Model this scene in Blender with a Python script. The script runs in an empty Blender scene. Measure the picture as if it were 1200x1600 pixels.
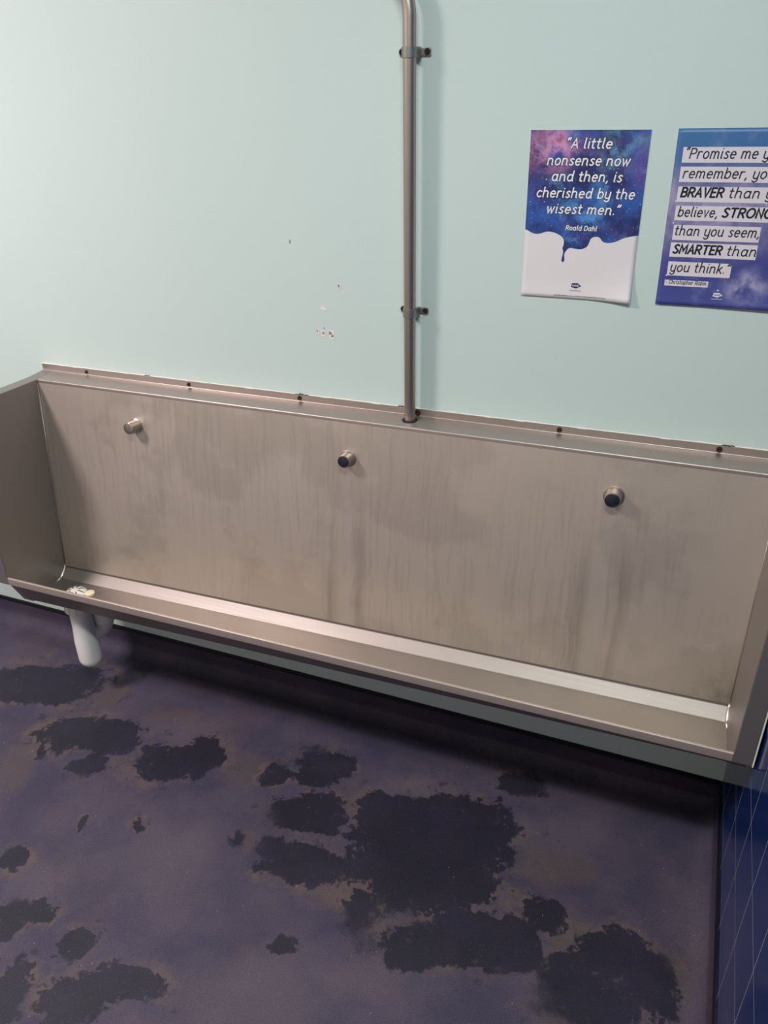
import bpy, bmesh, math, random
from mathutils import Vector, Matrix, noise

random.seed(7)
S = bpy.context.scene
COL = S.collection

# ------------------------------------------------------------------ camera
FLOOR = 1.523                       # camera solve was done with the poster top at z = 0
def make_camera():
    C = Vector((.3370, -1.5731, .0879 + FLOOR))
    yaw, pitch, roll, f = .3864, .5043, -.0191, 1230.13
    fw = Vector((-math.sin(yaw)*math.cos(pitch), math.cos(yaw)*math.cos(pitch), -math.sin(pitch)))
    r = fw.cross(Vector((0, 0, 1))).normalized()
    u = r.cross(fw)
    r2 = math.cos(roll)*r + math.sin(roll)*u
    u2 = -math.sin(roll)*r + math.cos(roll)*u
    cd = bpy.data.cameras.new('camera')
    cd.sensor_fit = 'VERTICAL'; cd.sensor_height = 36; cd.sensor_width = 27
    cd.lens = f/1600*36
    cd.clip_start = .01
    o = bpy.data.objects.new('camera', cd)
    o.matrix_world = Matrix(((r2.x, u2.x, -fw.x, C.x), (r2.y, u2.y, -fw.y, C.y), (r2.z, u2.z, -fw.z, C.z), (0, 0, 0, 1)))
    COL.objects.link(o); S.camera = o
make_camera()

# ------------------------------------------------------------------ world, lights, exposure
W = bpy.data.worlds.new('world'); S.world = W; W.use_nodes = True
W.node_tree.nodes['Background'].inputs[0].default_value = (.8, .88, 1, 1)
W.node_tree.nodes['Background'].inputs[1].default_value = .02
S.view_settings.view_transform = 'Standard'
S.view_settings.look = 'None'
S.view_settings.exposure = 0.08
S.view_settings.gamma = 1
S.view_settings.use_curve_mapping = False
try:
    S.cycles.use_denoising = True
    S.cycles.max_bounces = 8
    S.cycles.sample_clamp_indirect = 4
except Exception: pass
CEIL = 2.60
LIGHTS = [  # x, y, length along y, width along x, power, colour
    (-1.90, -1.38, .45, .34, 63, (1.0, .875, .885)),
    (.25, -1.42, .12, .90, 33, (.93, 1.0, .97)),
]
for (x, y, sy, sx, pw, c) in LIGHTS:
    L = bpy.data.lights.new('ceiling_lamp', 'AREA'); L.shape = 'RECTANGLE'
    L.size = sx; L.size_y = sy; L.energy = pw; L.color = c
    o = bpy.data.objects.new('ceiling_lamp', L); o.location = (x, y, CEIL - .075)
    COL.objects.link(o)

# ------------------------------------------------------------------ material helpers
def srgb(r, g, b):
    f = lambda c: (c/255/12.92) if c/255 <= .04045 else ((c/255 + .055)/1.055)**2.4
    return (f(r), f(g), f(b), 1)
class NT:
    def __init__(s, name):
        s.m = bpy.data.materials.new(name); s.m.use_nodes = True
        s.t = s.m.node_tree; s.b = s.t.nodes['Principled BSDF']
        s.co = s.t.nodes.new('ShaderNodeTexCoord').outputs['Object']
    def n(s, typ, **kw):
        nd = s.t.nodes.new(typ)
        for k, v in kw.items(): setattr(nd, k, v)
        return nd
    def put(s, sock, v):
        if isinstance(v, bpy.types.NodeSocket): s.t.links.new(v, sock)
        else: sock.default_value = v
    def math(s, op, a, b=0., c=0., clamp=False):
        nd = s.n('ShaderNodeMath', operation=op, use_clamp=clamp)
        s.put(nd.inputs[0], a); s.put(nd.inputs[1], b); s.put(nd.inputs[2], c)
        return nd.outputs[0]
    def vmath(s, op, a, b=(0, 0, 0)):
        nd = s.n('ShaderNodeVectorMath', operation=op)
        s.put(nd.inputs[0], a)
        if op == 'SCALE': s.put(nd.inputs['Scale'], b)
        else: s.put(nd.inputs[1], b)
        return nd.outputs['Value'] if op in ('LENGTH', 'DISTANCE', 'DOT_PRODUCT') else nd.outputs[0]
    def noise(s, scale, detail=3., rough=.5, vec=None, stretch=None, col=False, offset=None):
        v = vec or s.co
        if stretch or offset:
            mp = s.n('ShaderNodeMapping'); s.put(mp.inputs[0], v)
            if stretch: mp.inputs['Scale'].default_value = stretch
            if offset: mp.inputs['Location'].default_value = offset
            v = mp.outputs[0]
        nd = s.n('ShaderNodeTexNoise'); s.put(nd.inputs['Vector'], v)
        nd.inputs['Scale'].default_value = scale; nd.inputs['Detail'].default_value = detail; nd.inputs['Roughness'].default_value = rough
        return nd.outputs['Color' if col else 'Fac']
    def ramp(s, v, a, b, lo=0., hi=1.):
        nd = s.n('ShaderNodeMapRange', interpolation_type='SMOOTHSTEP')
        s.put(nd.inputs[0], v); nd.inputs[1].default_value = a; nd.inputs[2].default_value = b
        nd.inputs[3].default_value = lo; nd.inputs[4].default_value = hi
        return nd.outputs[0]
    def mix(s, f, a, b):
        nd = s.n('ShaderNodeMix', data_type='RGBA')
        s.put(nd.inputs[0], f); s.put(nd.inputs[6], a); s.put(nd.inputs[7], b)
        return nd.outputs[2]
    def sep(s, v=None):
        nd = s.n('ShaderNodeSeparateXYZ'); s.put(nd.inputs[0], v or s.co); return nd.outputs
    def bump(s, h, strength, dist=.001):
        nd = s.n('ShaderNodeBump'); nd.inputs['Strength'].default_value = strength
        nd.inputs['Distance'].default_value = dist; s.put(nd.inputs['Height'], h)
        s.put(s.b.inputs['Normal'], nd.outputs[0])
    def set(s, **kw):
        for k, v in kw.items(): s.put(s.b.inputs[k.replace('_', ' ')], v)
        return s.m
    def add(s, a, b, clamp=False): return s.math('ADD', a, b, clamp=clamp)
    def mul(s, a, b): return s.math('MULTIPLY', a, b)

def plain(name, col, rough=.5, metal=0., **kw):
    n = NT(name); n.set(Base_Color=col, Roughness=rough, Metallic=metal, **kw); return n.m

# ------------------------------------------------------------------ solved dimensions
XL, XR, T = -1.2574, .5367, .0365
KZ, KT = .0075, .0174
ZF, ZC, ZE = .9624, .9451, .9421      # top of flange, crease, front edge of the ledge
DE = .0646
DP, ZP = .1257, .4214                 # foot of the back panel
DS, ZS = .1517, .3985                 # foot of the sloping strip
DL, ZL, ZB = .3233, .4738, .4531      # lip: depth, top, bottom
XW = .5803                            # tiled wall
CAP = .0847

# ------------------------------------------------------------------ materials
def mat_wall():
    n = NT('mint_paint')
    big = n.noise(1.6, 2)
    c = n.mix(big, srgb(200, 217, 211), srgb(204, 220, 214))
    sm = n.noise(240, 2); md = n.noise(45, 3)
    n.bump(n.add(n.mul(sm, .5), md), .16, .002)
    return n.set(Base_Color=c, Roughness=.48)
def mat_white_paint(): return plain('white_paint', srgb(196, 194, 188), .7)

# dark wet-looking patches, one painted bit of shadow and pale limescale on the blue vinyl: x, y, half length, half width, angle (deg)
PATCH = []
def mat_floor():
    n = NT('stained_blue_vinyl')
    d1 = n.noise(7, 4, .6, col=True); d2 = n.noise(38, 3, .6, col=True)
    off = n.vmath('ADD', n.vmath('SCALE', n.vmath('SUBTRACT', d1, (.5, .5, .5)), .12), n.vmath('SCALE', n.vmath('SUBTRACT', d2, (.5, .5, .5)), .035))
    p = n.vmath('ADD', n.co, off)
    def field(items):
        acc = None
        for (x, y, a, b, ang) in items:
            mp = n.n('ShaderNodeMapping', vector_type='TEXTURE')
            n.put(mp.inputs[0], p)
            mp.inputs['Location'].default_value = (x, y, 0); mp.inputs['Rotation'].default_value = (0, 0, math.radians(ang))
            mp.inputs['Scale'].default_value = (a, b, 1000)
            v = n.math('SUBTRACT', 1., n.vmath('LENGTH', mp.outputs[0]))
            acc = v if acc is None else n.math('MAXIMUM', acc, v)
        return acc
    dark = field(DARK); brown = field(BROWN); light = field(LIGHT)
    rag = n.noise(16, 6, .68); rag2 = n.noise(60, 4, .65)
    dv = n.add(dark, n.add(n.mul(n.math('SUBTRACT', rag, .5), 1.35), n.mul(n.math('SUBTRACT', rag2, .5), .65)))
    crisp = n.ramp(dv, .02, .14); soft = n.ramp(dv, -.40, .42)
    sel = n.ramp(n.noise(3.2, 3, .5, offset=(5, 2, 0)), .55, .67)
    dm = n.add(n.mul(crisp, n.math('SUBTRACT', 1., sel)), n.mul(soft, sel))
    # specks of bare floor inside and dark flecks outside
    holes = n.ramp(n.noise(34, 5, .7, offset=(2, 7, 0)), .58, .68)
    dm = n.mul(dm, n.math('SUBTRACT', 1., n.mul(holes, n.ramp(dv, .75, .05, 0, .65))))
    flecks = n.ramp(n.noise(19, 5, .68, offset=(9, 1, 0)), .585, .65)
    dm = n.math('MAXIMUM', dm, n.mul(flecks, n.ramp(dv, -1.2, .1, 0, .75)))
    cloud = n.ramp(n.noise(4.5, 6, .62), .33, .72)
    grain = n.noise(330, 3, .7)
    base = n.mix(cloud, srgb(64, 59, 80), srgb(86, 76, 91))
    rust = n.ramp(n.noise(3.1, 4, .6, offset=(3, 1, 0)), .48, .72)
    base = n.mix(n.mul(rust, .5), base, srgb(86, 71, 75))
    bv = n.add(brown, n.mul(n.math('SUBTRACT', n.noise(12, 6, .72), .5), 2.0))
    bm = n.ramp(bv, -.1, .5)
    base = n.mix(n.mul(bm, .5), base, srgb(90, 78, 74))
    fr = n.mul(n.ramp(dv, -.55, .0), n.ramp(n.noise(8, 6, .7, offset=(2, 2, 2)), .44, .62))
    base = n.mix(n.mul(fr, .7), base, srgb(102, 88, 82))
    lm = n.ramp(n.add(light, n.mul(n.math('SUBTRACT', n.noise(9, 5, .65, offset=(4, 4, 0)), .5), 1.2)), -.3, .8)
    base = n.mix(n.mul(lm, .5), base, srgb(98, 87, 98))
    dk = n.mix(n.ramp(n.noise(6, 4, .6, offset=(1, 6, 0)), .35, .68), srgb(31, 30, 43), srgb(40, 38, 56))
    c = n.mix(n.mul(dm, .93), base, dk)
    c = n.mix(n.ramp(grain, .38, .72, 0, .42), c, srgb(22, 21, 32))
    c = n.mix(n.ramp(n.noise(270, 2, .7, offset=(3, 3, 3)), .58, .78, 0, .30), c, srgb(122, 112, 120))
    vo = n.n('ShaderNodeTexVoronoi'); n.put(vo.inputs['Vector'], n.co); vo.inputs['Scale'].default_value = 110
    pick = n.ramp(n.sep(vo.outputs['Color'])[0], .955, .965)
    fl = n.mul(n.ramp(vo.outputs['Distance'], .06, .12, 1, 0), pick)
    c = n.mix(n.mul(fl, .8), c, srgb(190, 185, 180))
    n.bump(grain, .5, .0012)
    return n.set(Base_Color=c, Roughness=n.ramp(dm, 0, 1, .62, .5), Specular_IOR_Level=.3)
def mat_cove():
    n = NT('dark_blue_vinyl')
    c = n.mix(n.ramp(n.noise(7, 5, .65), .45, .7), srgb(46, 43, 60), srgb(72, 62, 76))
    n.bump(n.noise(300, 2, .6), .3, .001)
    return n.set(Base_Color=c, Roughness=.5, Specular_IOR_Level=.35)
def mat_tile():
    n = NT('blue_gloss_tile')
    s = n.sep()
    def joint(v, start):
        t = n.math('FRACT', n.math('DIVIDE', n.math('SUBTRACT', v, start), .1475))
        e = n.math('MINIMUM', t, n.math('SUBTRACT', 1., t))
        return n.ramp(e, .004, .009, 1, 0)
    g = n.math('MAXIMUM', joint(s[1], -1.0 - .0005 - .1475*4 + .0005 - .002 + .0), joint(s[2], .110))
    var = n.noise(2.5, 2)
    c = n.mix(g, n.mix(var, srgb(18, 40, 92), srgb(24, 50, 106)), srgb(150, 150, 158))
    n.bump(g, -.3, .001)
    return n.set(Base_Color=c, Roughness=n.mix(g, (.14,)*3 + (1,), (.8,)*3 + (1,)))
def mat_steel(name='brushed_steel', stains=True, rough=.36, base=(170, 164, 156), tint=(178, 162, 156), horizontal=True, metal=.8):
    n = NT(name)
    brush = n.noise(60, 3, .6, stretch=(.06, 2.2, 6.) if horizontal else (6, 6, .06))
    c0 = n.mix(n.noise(1.1, 2), srgb(*base), srgb(*tint))
    r = n.add(rough - .04, n.mul(brush, .09))
    if stains:
        wob = n.vmath('ADD', n.co, n.vmath('SCALE', n.noise(3, 3, .6, col=True), .06))
        run = n.noise(11, 4, .6, vec=wob, stretch=(3.2, 1, .13))
        zone = n.ramp(n.noise(1.5, 2, .5, offset=(.2, 0, .3)), .42, .6)
        runs = n.mul(n.ramp(run, .42, .62), zone)
        fine = n.mul(n.ramp(n.noise(34, 3, .6, vec=wob, stretch=(3, 1, .08), offset=(4, 0, 0)), .45, .7), n.ramp(n.noise(2.1, 2, .5, offset=(3, 0, 1)), .4, .6))
        blot = n.ramp(n.noise(3.6, 5, .62, offset=(1.3, .2, .6)), .47, .56)
        c0 = n.mix(n.mul(blot, .12), c0, srgb(140, 133, 122))
        c0 = n.mix(n.mul(runs, .17), c0, srgb(196, 186, 178))
        c0 = n.mix(n.ramp(n.noise(9, 6, .65, offset=(6, 0, 2)), .55, .7, 0, .18), c0, srgb(198, 190, 180))
        c0 = n.mix(n.mul(fine, .15), c0, srgb(128, 116, 108))
        q = n.sep(wob); p0 = n.sep()
        for nx in (-.362, .236):        # pale lime runs below the nozzles, dark grime beside them
            wd = n.math('ABSOLUTE', n.math('SUBTRACT', n.add(p0[0], n.mul(n.math('SUBTRACT', n.noise(5, 2), .5), .03)), nx))
            top = n.ramp(p0[2], .80, .835, 1, 0)
            c0 = n.mix(n.mul(n.mul(n.ramp(wd, .004, .020, 1, 0), top), n.ramp(run, .3, .6, .15, .45)), c0, srgb(214, 206, 196))
            c0 = n.mix(n.mul(n.mul(n.ramp(n.math('ABSOLUTE', n.math('SUBTRACT', wd, .04)), .0, .03, 1, 0), n.ramp(p0[2], .62, .78, 1, 0)), n.ramp(run, .35, .6, 0, .3)), c0, srgb(120, 112, 104))
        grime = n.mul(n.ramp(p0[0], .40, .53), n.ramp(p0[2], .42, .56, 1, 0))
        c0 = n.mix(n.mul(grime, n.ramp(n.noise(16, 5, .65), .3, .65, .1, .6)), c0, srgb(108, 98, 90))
        r = n.add(r, n.add(n.mul(runs, .04), n.mul(blot, -.05)))
    n.bump(brush, .04, .001)
    return n.set(Base_Color=c0, Metallic=metal, Roughness=r)
def mat_rust():
    n = NT('rusty_screw')
    c = n.mix(n.noise(300, 3), srgb(74, 38, 26), srgb(44, 26, 20))
    return n.set(Base_Color=c, Roughness=.8, Metallic=.2)
def mat_galaxy():
    n = NT('galaxy_print')
    s = n.sep(); x, z = s[0], s[2]
    wv = n.vmath('ADD', n.co, n.vmath('SCALE', n.vmath('SUBTRACT', n.noise(22, 4, .6, col=True), (.5, .5, .5)), .045))
    neb = n.noise(26, 7, .62, vec=wv)
    c = n.mix(n.ramp(n.noise(14, 5, .6, offset=(.4, 0, .1)), .38, .66), srgb(30, 42, 96), srgb(48, 92, 172))
    pur = n.ramp(n.noise(19, 5, .6, offset=(2, 0, 5)), .48, .68)
    c = n.mix(n.mul(pur, .7), c, srgb(84, 50, 122))
    w2 = n.sep(wv)
    tl = n.ramp(n.vmath('LENGTH', n.vmath('MULTIPLY', n.vmath('SUBTRACT', wv, (.035, 0, -.028)), (1, 0, 1.5))), .02, .085, 1, 0)
    c = n.mix(n.mul(tl, n.ramp(neb, .36, .58)), c, srgb(212, 150, 192))
    c = n.mix(n.mul(tl, n.ramp(n.noise(34, 5, .6, offset=(7, 0, 2)), .52, .7)), c, srgb(150, 78, 110))
    tr = n.ramp(n.vmath('LENGTH', n.vmath('MULTIPLY', n.vmath('SUBTRACT', wv, (.165, 0, -.03)), (1, 0, 1.4))), .01, .075, 1, 0)
    c = n.mix(n.mul(tr, n.ramp(neb, .38, .7, 0, .8)), c, srgb(118, 170, 190))
    rt = n.ramp(n.vmath('LENGTH', n.vmath('SUBTRACT', wv, (.212, 0, -.062))), .0, .06, 1, 0)
    c = n.mix(n.mul(rt, .6), c, srgb(104, 62, 138))
    lf = n.mul(n.ramp(w2[0], .0, .06, 1, 0), n.ramp(w2[2], -.16, -.08))
    c = n.mix(n.mul(lf, .45), c, srgb(76, 40, 96))
    mid = n.ramp(n.vmath('LENGTH', n.vmath('MULTIPLY', n.vmath('SUBTRACT', wv, (.11, 0, -.125)), (.7, 0, 1))), .0, .06, 1, 0)
    c = n.mix(n.mul(mid, n.ramp(neb, .42, .66)), c, srgb(92, 160, 224))
    c = n.mix(n.mul(n.ramp(n.noise(30, 7, .66, vec=wv, offset=(5, 0, 3)), .56, .74), .55), c, srgb(120, 176, 226))
    c = n.mix(n.mul(n.ramp(n.noise(26, 6, .66, vec=wv, offset=(8, 0, 1)), .54, .70), .6), c, srgb(20, 24, 62))
    for sc, th, rad in ((260, .88, .24), (150, .92, .19), (420, .78, .22)):
        vo = n.n('ShaderNodeTexVoronoi'); n.put(vo.inputs['Vector'], n.vmath('MULTIPLY', n.co, (1, 0, 1))); vo.inputs['Scale'].default_value = sc
        m = n.mul(n.ramp(vo.outputs['Distance'], .03, rad, 1, 0), n.ramp(n.sep(vo.outputs['Color'])[0], th, th + .01))
        c = n.mix(m, c, srgb(205, 232, 250))
    return n.set(Base_Color=c, Roughness=.42)
def mat_nebula():
    n = NT('nebula_print')
    wv = n.vmath('ADD', n.co, n.vmath('SCALE', n.vmath('SUBTRACT', n.noise(12, 4, .6, col=True), (.5, .5, .5)), .06))
    s = n.sep(wv); x, z = s[0], s[2]
    c = n.mix(n.ramp(z, -.12, -.01), srgb(84, 86, 140), srgb(64, 112, 164))
    band = n.mul(n.ramp(z, -.23, -.13), n.ramp(z, -.13, -.03, 1, 0))
    c = n.mix(n.mul(band, n.ramp(n.noise(16, 5, .6, vec=wv), .28, .62, .1, .85)), c, srgb(176, 168, 198))
    low = n.ramp(n.math('SUBTRACT', z, n.mul(x, .25)), -.27, -.17, 1, 0)
    c = n.mix(n.mul(low, .8), c, srgb(62, 70, 142))
    cl = n.ramp(n.vmath('LENGTH', n.vmath('MULTIPLY', n.vmath('SUBTRACT', wv, (.15, 0, -.262)), (1, 0, 1.2))), .0, .06, 1, 0)
    c = n.mix(n.mul(cl, n.ramp(n.noise(30, 5, .6), .36, .7)), c, srgb(190, 184, 214))
    hz = n.ramp(n.noise(24, 5, .62, offset=(1, 0, 3)), .5, .75, 0, .35)
    c = n.mix(hz, c, srgb(150, 160, 200))
    vo = n.n('ShaderNodeTexVoronoi'); n.put(vo.inputs['Vector'], n.vmath('MULTIPLY', n.co, (1, 0, 1))); vo.inputs['Scale'].default_value = 75
    m = n.mul(n.ramp(vo.outputs['Distance'], .05, .17, 1, 0), n.ramp(n.sep(vo.outputs['Color'])[0], .86, .87))
    c = n.mix(m, c, srgb(214, 224, 240))
    return n.set(Base_Color=c, Roughness=.42)

DARK = [(-1.30, -.1150, .17, .055, 4), (-1.10, -.245, .11, .052, -8), (-1.02, -.235, .07, .04, 0), (-.80, -.315, .085, .055, 25),
        (-.492, -.275, .040, .030, 0), (-.395, -.245, .065, .050, 10), (-.40, -.375, .075, .062, -10), (-.435, -.475, .035, .03, 0),
        (-.545, -.475, .018, .022, 20), (-.790, -.475, .022, .02, 0), (-.93, -.49, .014, .014, 0), (-1.03, -.63, .05, .035, -20)]
BROWN = []
def floor_pt(px, py):
    """point of the floor seen at a pixel of the 1200 x 1600 photograph, used once here to set out the stains and the painted shadow patch"""
    m = S.camera.matrix_world
    f = 1230.13
    d = m.to_3x3() @ Vector(((px - 600)/f, -(py - 800)/f, -1))
    o = m.translation
    t = -o.z/d.z
    return o + d*t
def stains(rows):
    out = []
    for (px, py, a, b, ang) in rows:
        c = floor_pt(px, py); ex = floor_pt(px + a, py); ey = floor_pt(px, py + b)
        va = ex - c; vb = ey - c
        out.append((round(c.x, 3), round(c.y, 3), va.length, vb.length, math.degrees(math.atan2(va.y, va.x)) + ang))
    return out
DARK = stains([(60, 1066, 120, 30, 0), (135, 1147, 85, 28, 0), (178, 1155, 45, 30, 0), (275, 1190, 70, 32, 15), (318, 1176, 34, 26, 0),
    (437, 1208, 24, 20, 0), (507, 1196, 48, 34, 0), (482, 1272, 64, 38, 0), (425, 1326, 26, 18, 0), (475, 1350, 70, 34, 0),
    (362, 1313, 13, 12, 0), (222, 1287, 15, 12, 0), (137, 1282, 10, 10, 0), (27, 1338, 28, 22, 0), (135, 1196, 30, 14, 0), (68, 1175, 10, 16, 0),
    (60, 1430, 28, 18, 0), (8, 1448, 36, 42, 0), (115, 1485, 32, 30, 0), (440, 1484, 26, 15, 0), (190, 1540, 75, 34, 0), (110, 1575, 60, 40, 0), (15, 1550, 40, 46, 0),
    (665, 1345, 140, 92, 0), (600, 1275, 62, 42, 0), (745, 1300, 66, 66, 0), (690, 1290, 110, 62, 0), (700, 1475, 120, 40, 0), (640, 1490, 50, 26, 0), (745, 1455, 110, 42, 0), (560, 1420, 36, 34, 0),
    (960, 1490, 70, 44, 0), (1022, 1535, 52, 60, 0), (930, 1565, 90, 44, 0), (852, 1432, 40, 30, 0), (815, 1226, 44, 18, 0), (890, 1545, 60, 60, 0), (800, 1500, 60, 26, 0)])  # topmost patch of this row paints in a bulge of the urinal's shadow
BROWN = stains([(868, 1350, 70, 50, 0), (1075, 1535, 22, 40, 0), (35, 1190, 34, 70, 0), (175, 1080, 30, 24, 0), (390, 1200, 50, 34, 0),
    (880, 1460, 40, 30, 0), (540, 1262, 22, 18, 0), (560, 1365, 40, 20, 0), (385, 1310, 20, 20, 0), (280, 1115, 40, 20, 0), (90, 1175, 20, 12, 0), (560, 1400, 70, 30, 0)])

LIGHT = stains([(300, 1135, 90, 22, 0), (640, 1225, 90, 24, 0), (400, 1560, 130, 90, 0), (60, 1380, 60, 60, 0), (250, 1330, 120, 60, 0), (1070, 1420, 36, 110, 0), (880, 1300, 120, 30, 0), (560, 1520, 120, 60, 0)])
M = dict(wall=mat_wall(), white=mat_white_paint(), floor=mat_floor(), cove=mat_cove(), tile=mat_tile(),
         panel=mat_steel('stained_steel', True, .44, (216, 206, 190), (218, 202, 190), metal=.71), steel=mat_steel('brushed_steel', False, .42),
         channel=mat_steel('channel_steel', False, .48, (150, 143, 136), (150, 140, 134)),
         pipe=mat_steel('pipe_steel', False, .40, (178, 169, 158), (182, 170, 162), False, .95),
         nozzle=mat_steel('nozzle_steel', False, .34, (176, 166, 156), (176, 164, 156), metal=.9),
         lip=mat_steel('lip_steel', False, .40, (176, 164, 154), (178, 162, 154), metal=.45),
         weld=plain('bright_weld', srgb(205, 196, 180), .3, 1.), rust=mat_rust(),
         black=plain('black_trim', srgb(20, 20, 26), .45), rubber=plain('dark_rubber', srgb(30, 34, 46), .35),
         plastic=plain('white_plastic', srgb(238, 236, 230), .4), strainer=plain('white_strainer', srgb(228, 224, 214), .45),
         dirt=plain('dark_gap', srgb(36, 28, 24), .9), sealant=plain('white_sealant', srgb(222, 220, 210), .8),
         plaster=plain('bare_plaster', srgb(240, 226, 218), .9), hole=plain('chip_shadow_brown', srgb(156, 144, 132), .9),
         paper=plain('white_paper', srgb(228, 222, 222), .55), galaxy=mat_galaxy(), nebula=mat_nebula(),
         ink_white=plain('white_ink', srgb(236, 236, 240), .5), ink_dark=plain('dark_ink', srgb(24, 26, 40), .5),
         ink_navy=plain('navy_ink', srgb(30, 52, 92), .5), lilac=plain('pale_label', srgb(224, 216, 222), .5),
         fitting=plain('lamp_housing', srgb(225, 225, 222), .5), ear=mat_steel('clip_steel', False, .45, (150, 150, 144), (150, 150, 144)),
         yellow=plain('yellow_soap', srgb(226, 216, 180), .6))
M['taupe'] = plain('taupe_paint', srgb(204, 194, 184), .6)
M['lampglass'] = plain('lamp_diffuser', srgb(240, 240, 236), .4)

# ------------------------------------------------------------------ mesh helpers
def link(name, me, mat, parent=None, smooth=False):
    o = bpy.data.objects.new(name, me); COL.objects.link(o)
    if mat: me.materials.append(mat)
    if smooth:
        for p in me.polygons: p.use_smooth = True
    if parent: o.parent = parent
    return o
def obj(name, bm, mat, parent=None, smooth=False, normals=True):
    if normals: bmesh.ops.recalc_face_normals(bm, faces=bm.faces)
    me = bpy.data.meshes.new(name); bm.to_mesh(me); bm.free()
    return link(name, me, mat, parent, smooth)
def raw(name, v, f, mat, parent=None, smooth=False):
    me = bpy.data.meshes.new(name); me.from_pydata([tuple(q) for q in v], [], f); me.update()
    return link(name, me, mat, parent, smooth)
def autosmooth(o, ang=35):
    for p in o.data.polygons: p.use_smooth = True
    o.data.set_sharp_from_angle(angle=math.radians(ang))
def bevel(o, w, seg=2):
    m = o.modifiers.new('bevel', 'BEVEL'); m.width = w; m.segments = seg; m.limit_method = 'ANGLE'; m.harden_normals = False
def box(bm, x0, x1, y0, y1, z0, z1):
    v = [bm.verts.new((x, y, z)) for x in (x0, x1) for y in (y0, y1) for z in (z0, z1)]
    for f in ((0, 1, 3, 2), (4, 6, 7, 5), (0, 4, 5, 1), (2, 3, 7, 6), (0, 2, 6, 4), (1, 5, 7, 3)): bm.faces.new([v[i] for i in f])
def box_obj(name, b, mat, parent=None):
    bm = bmesh.new(); box(bm, *b); return obj(name, bm, mat, parent)
def lathe(bm, prof, seg=40, mat=Matrix.Identity(4), cap0=True, cap1=True):
    rings = []
    for (r, h) in prof:
        rings.append([bm.verts.new(mat @ Vector((r*math.cos(2*math.pi*i/seg), r*math.sin(2*math.pi*i/seg), h))) for i in range(seg)])
    for a, b in zip(rings, rings[1:]):
        for i in range(seg): bm.faces.new((a[i], a[(i+1) % seg], b[(i+1) % seg], b[i]))
    if cap0: bm.faces.new(list(reversed(rings[0])))
    if cap1: bm.faces.new(rings[-1])
def tube(bm, pts, r, seg=20, caps=True):
    pts = [Vector(p) for p in pts]
    rs = r if isinstance(r, (list, tuple)) else [r]*len(pts)
    rings = []; ref = None
    for i, p in enumerate(pts):
        d = (pts[min(i+1, len(pts)-1)] - pts[max(i-1, 0)]).normalized()
        if ref is None:
            ref = d.orthogonal().normalized()
        ref = (ref - d*ref.dot(d)).normalized(); s = d.cross(ref)
        rings.append([bm.verts.new(p + rs[i]*(math.cos(2*math.pi*k/seg)*ref + math.sin(2*math.pi*k/seg)*s)) for k in range(seg)])
    for a, b in zip(rings, rings[1:]):
        for k in range(seg): bm.faces.new((a[k], a[(k+1) % seg], b[(k+1) % seg], b[k]))
    if caps:
        bm.faces.new(list(reversed(rings[0]))); bm.faces.new(rings[-1])
def arc3(c, a, b, n=10):
    """quarter arc from c+a to c+b"""
    return [c + a*math.cos(t) + b*math.sin(t) for t in [math.pi/2*i/n for i in range(n+1)]]
def fillet(pts, seg=5):
    """pts: (d, z, k, r); returns the polyline (d, z, k) with rounded corners"""
    out = []
    for i, (d, z, k, r) in enumerate(pts):
        if r <= 0 or i in (0, len(pts)-1): out.append((d, z, k)); continue
        p = Vector((d, z)); a = Vector(pts[i-1][:2]); b = Vector(pts[i+1][:2])
        u = (a-p).normalized(); v = (b-p).normalized()
        ang = u.angle(v); t = min(r/math.tan(ang/2), (a-p).length*.49, (b-p).length*.49)
        q0, q1 = p + u*t, p + v*t
        for s in range(seg+1):
            w = s/seg
            q = (1-w)**2*q0 + 2*w*(1-w)*p + w*w*q1
            out.append((q.x, q.y, k))
    return out
def sheet(name, pts, mat, parent, x0=XL, x1=XR, thick=.0014, nx=12):
    pl = fillet(pts)
    v = []; f = []
    for (d, z, k) in pl:
        for i in range(nx+1):
            x = x0 + (x1-x0)*i/nx
            v.append((x, -d, z + k*(x - XR)))
    w = nx+1
    for j in range(len(pl)-1):
        for i in range(nx): f.append((j*w+i, (j+1)*w+i, (j+1)*w+i+1, j*w+i+1))
    o = raw(name, v, f, mat, parent, True)
    m = o.modifiers.new('thickness', 'SOLIDIFY'); m.thickness = thick; m.offset = -1; m.use_rim = False
    return o
def empty(name, loc=(0, 0, 0)):
    o = bpy.data.objects.new(name, None); o.location = loc; COL.objects.link(o); o.empty_display_size = .1; return o
def tag(o, label, cat, group=None):
    o['label'] = label; o['category'] = cat
    if group: o['group'] = group
    return o
def struct(o): o['kind'] = 'structure'; return o

# ------------------------------------------------------------------ room
X0, Y0 = -3.60, -3.10
struct(box_obj('floor', (X0 - .1, XW + .1, Y0 - .1, .1, -.06, 0), M['floor']))
wall_back = struct(box_obj('wall_back', (X0 - .1, XW + .1, 0, .1, 0, CEIL), M['wall']))
struct(box_obj('wall_right', (XW, XW + .1, Y0, 0, 0, CEIL), M['tile']))
struct(box_obj('wall_left', (X0 - .1, X0, Y0, 0, 0, CEIL), M['wall']))
struct(box_obj('wall_front', (X0 - .1, XW + .1, Y0 - .1, Y0, 0, CEIL), M['taupe']))
struct(box_obj('ceiling', (X0 - .1, XW + .1, Y0 - .1, .1, CEIL, CEIL + .06), M['white']))

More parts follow.
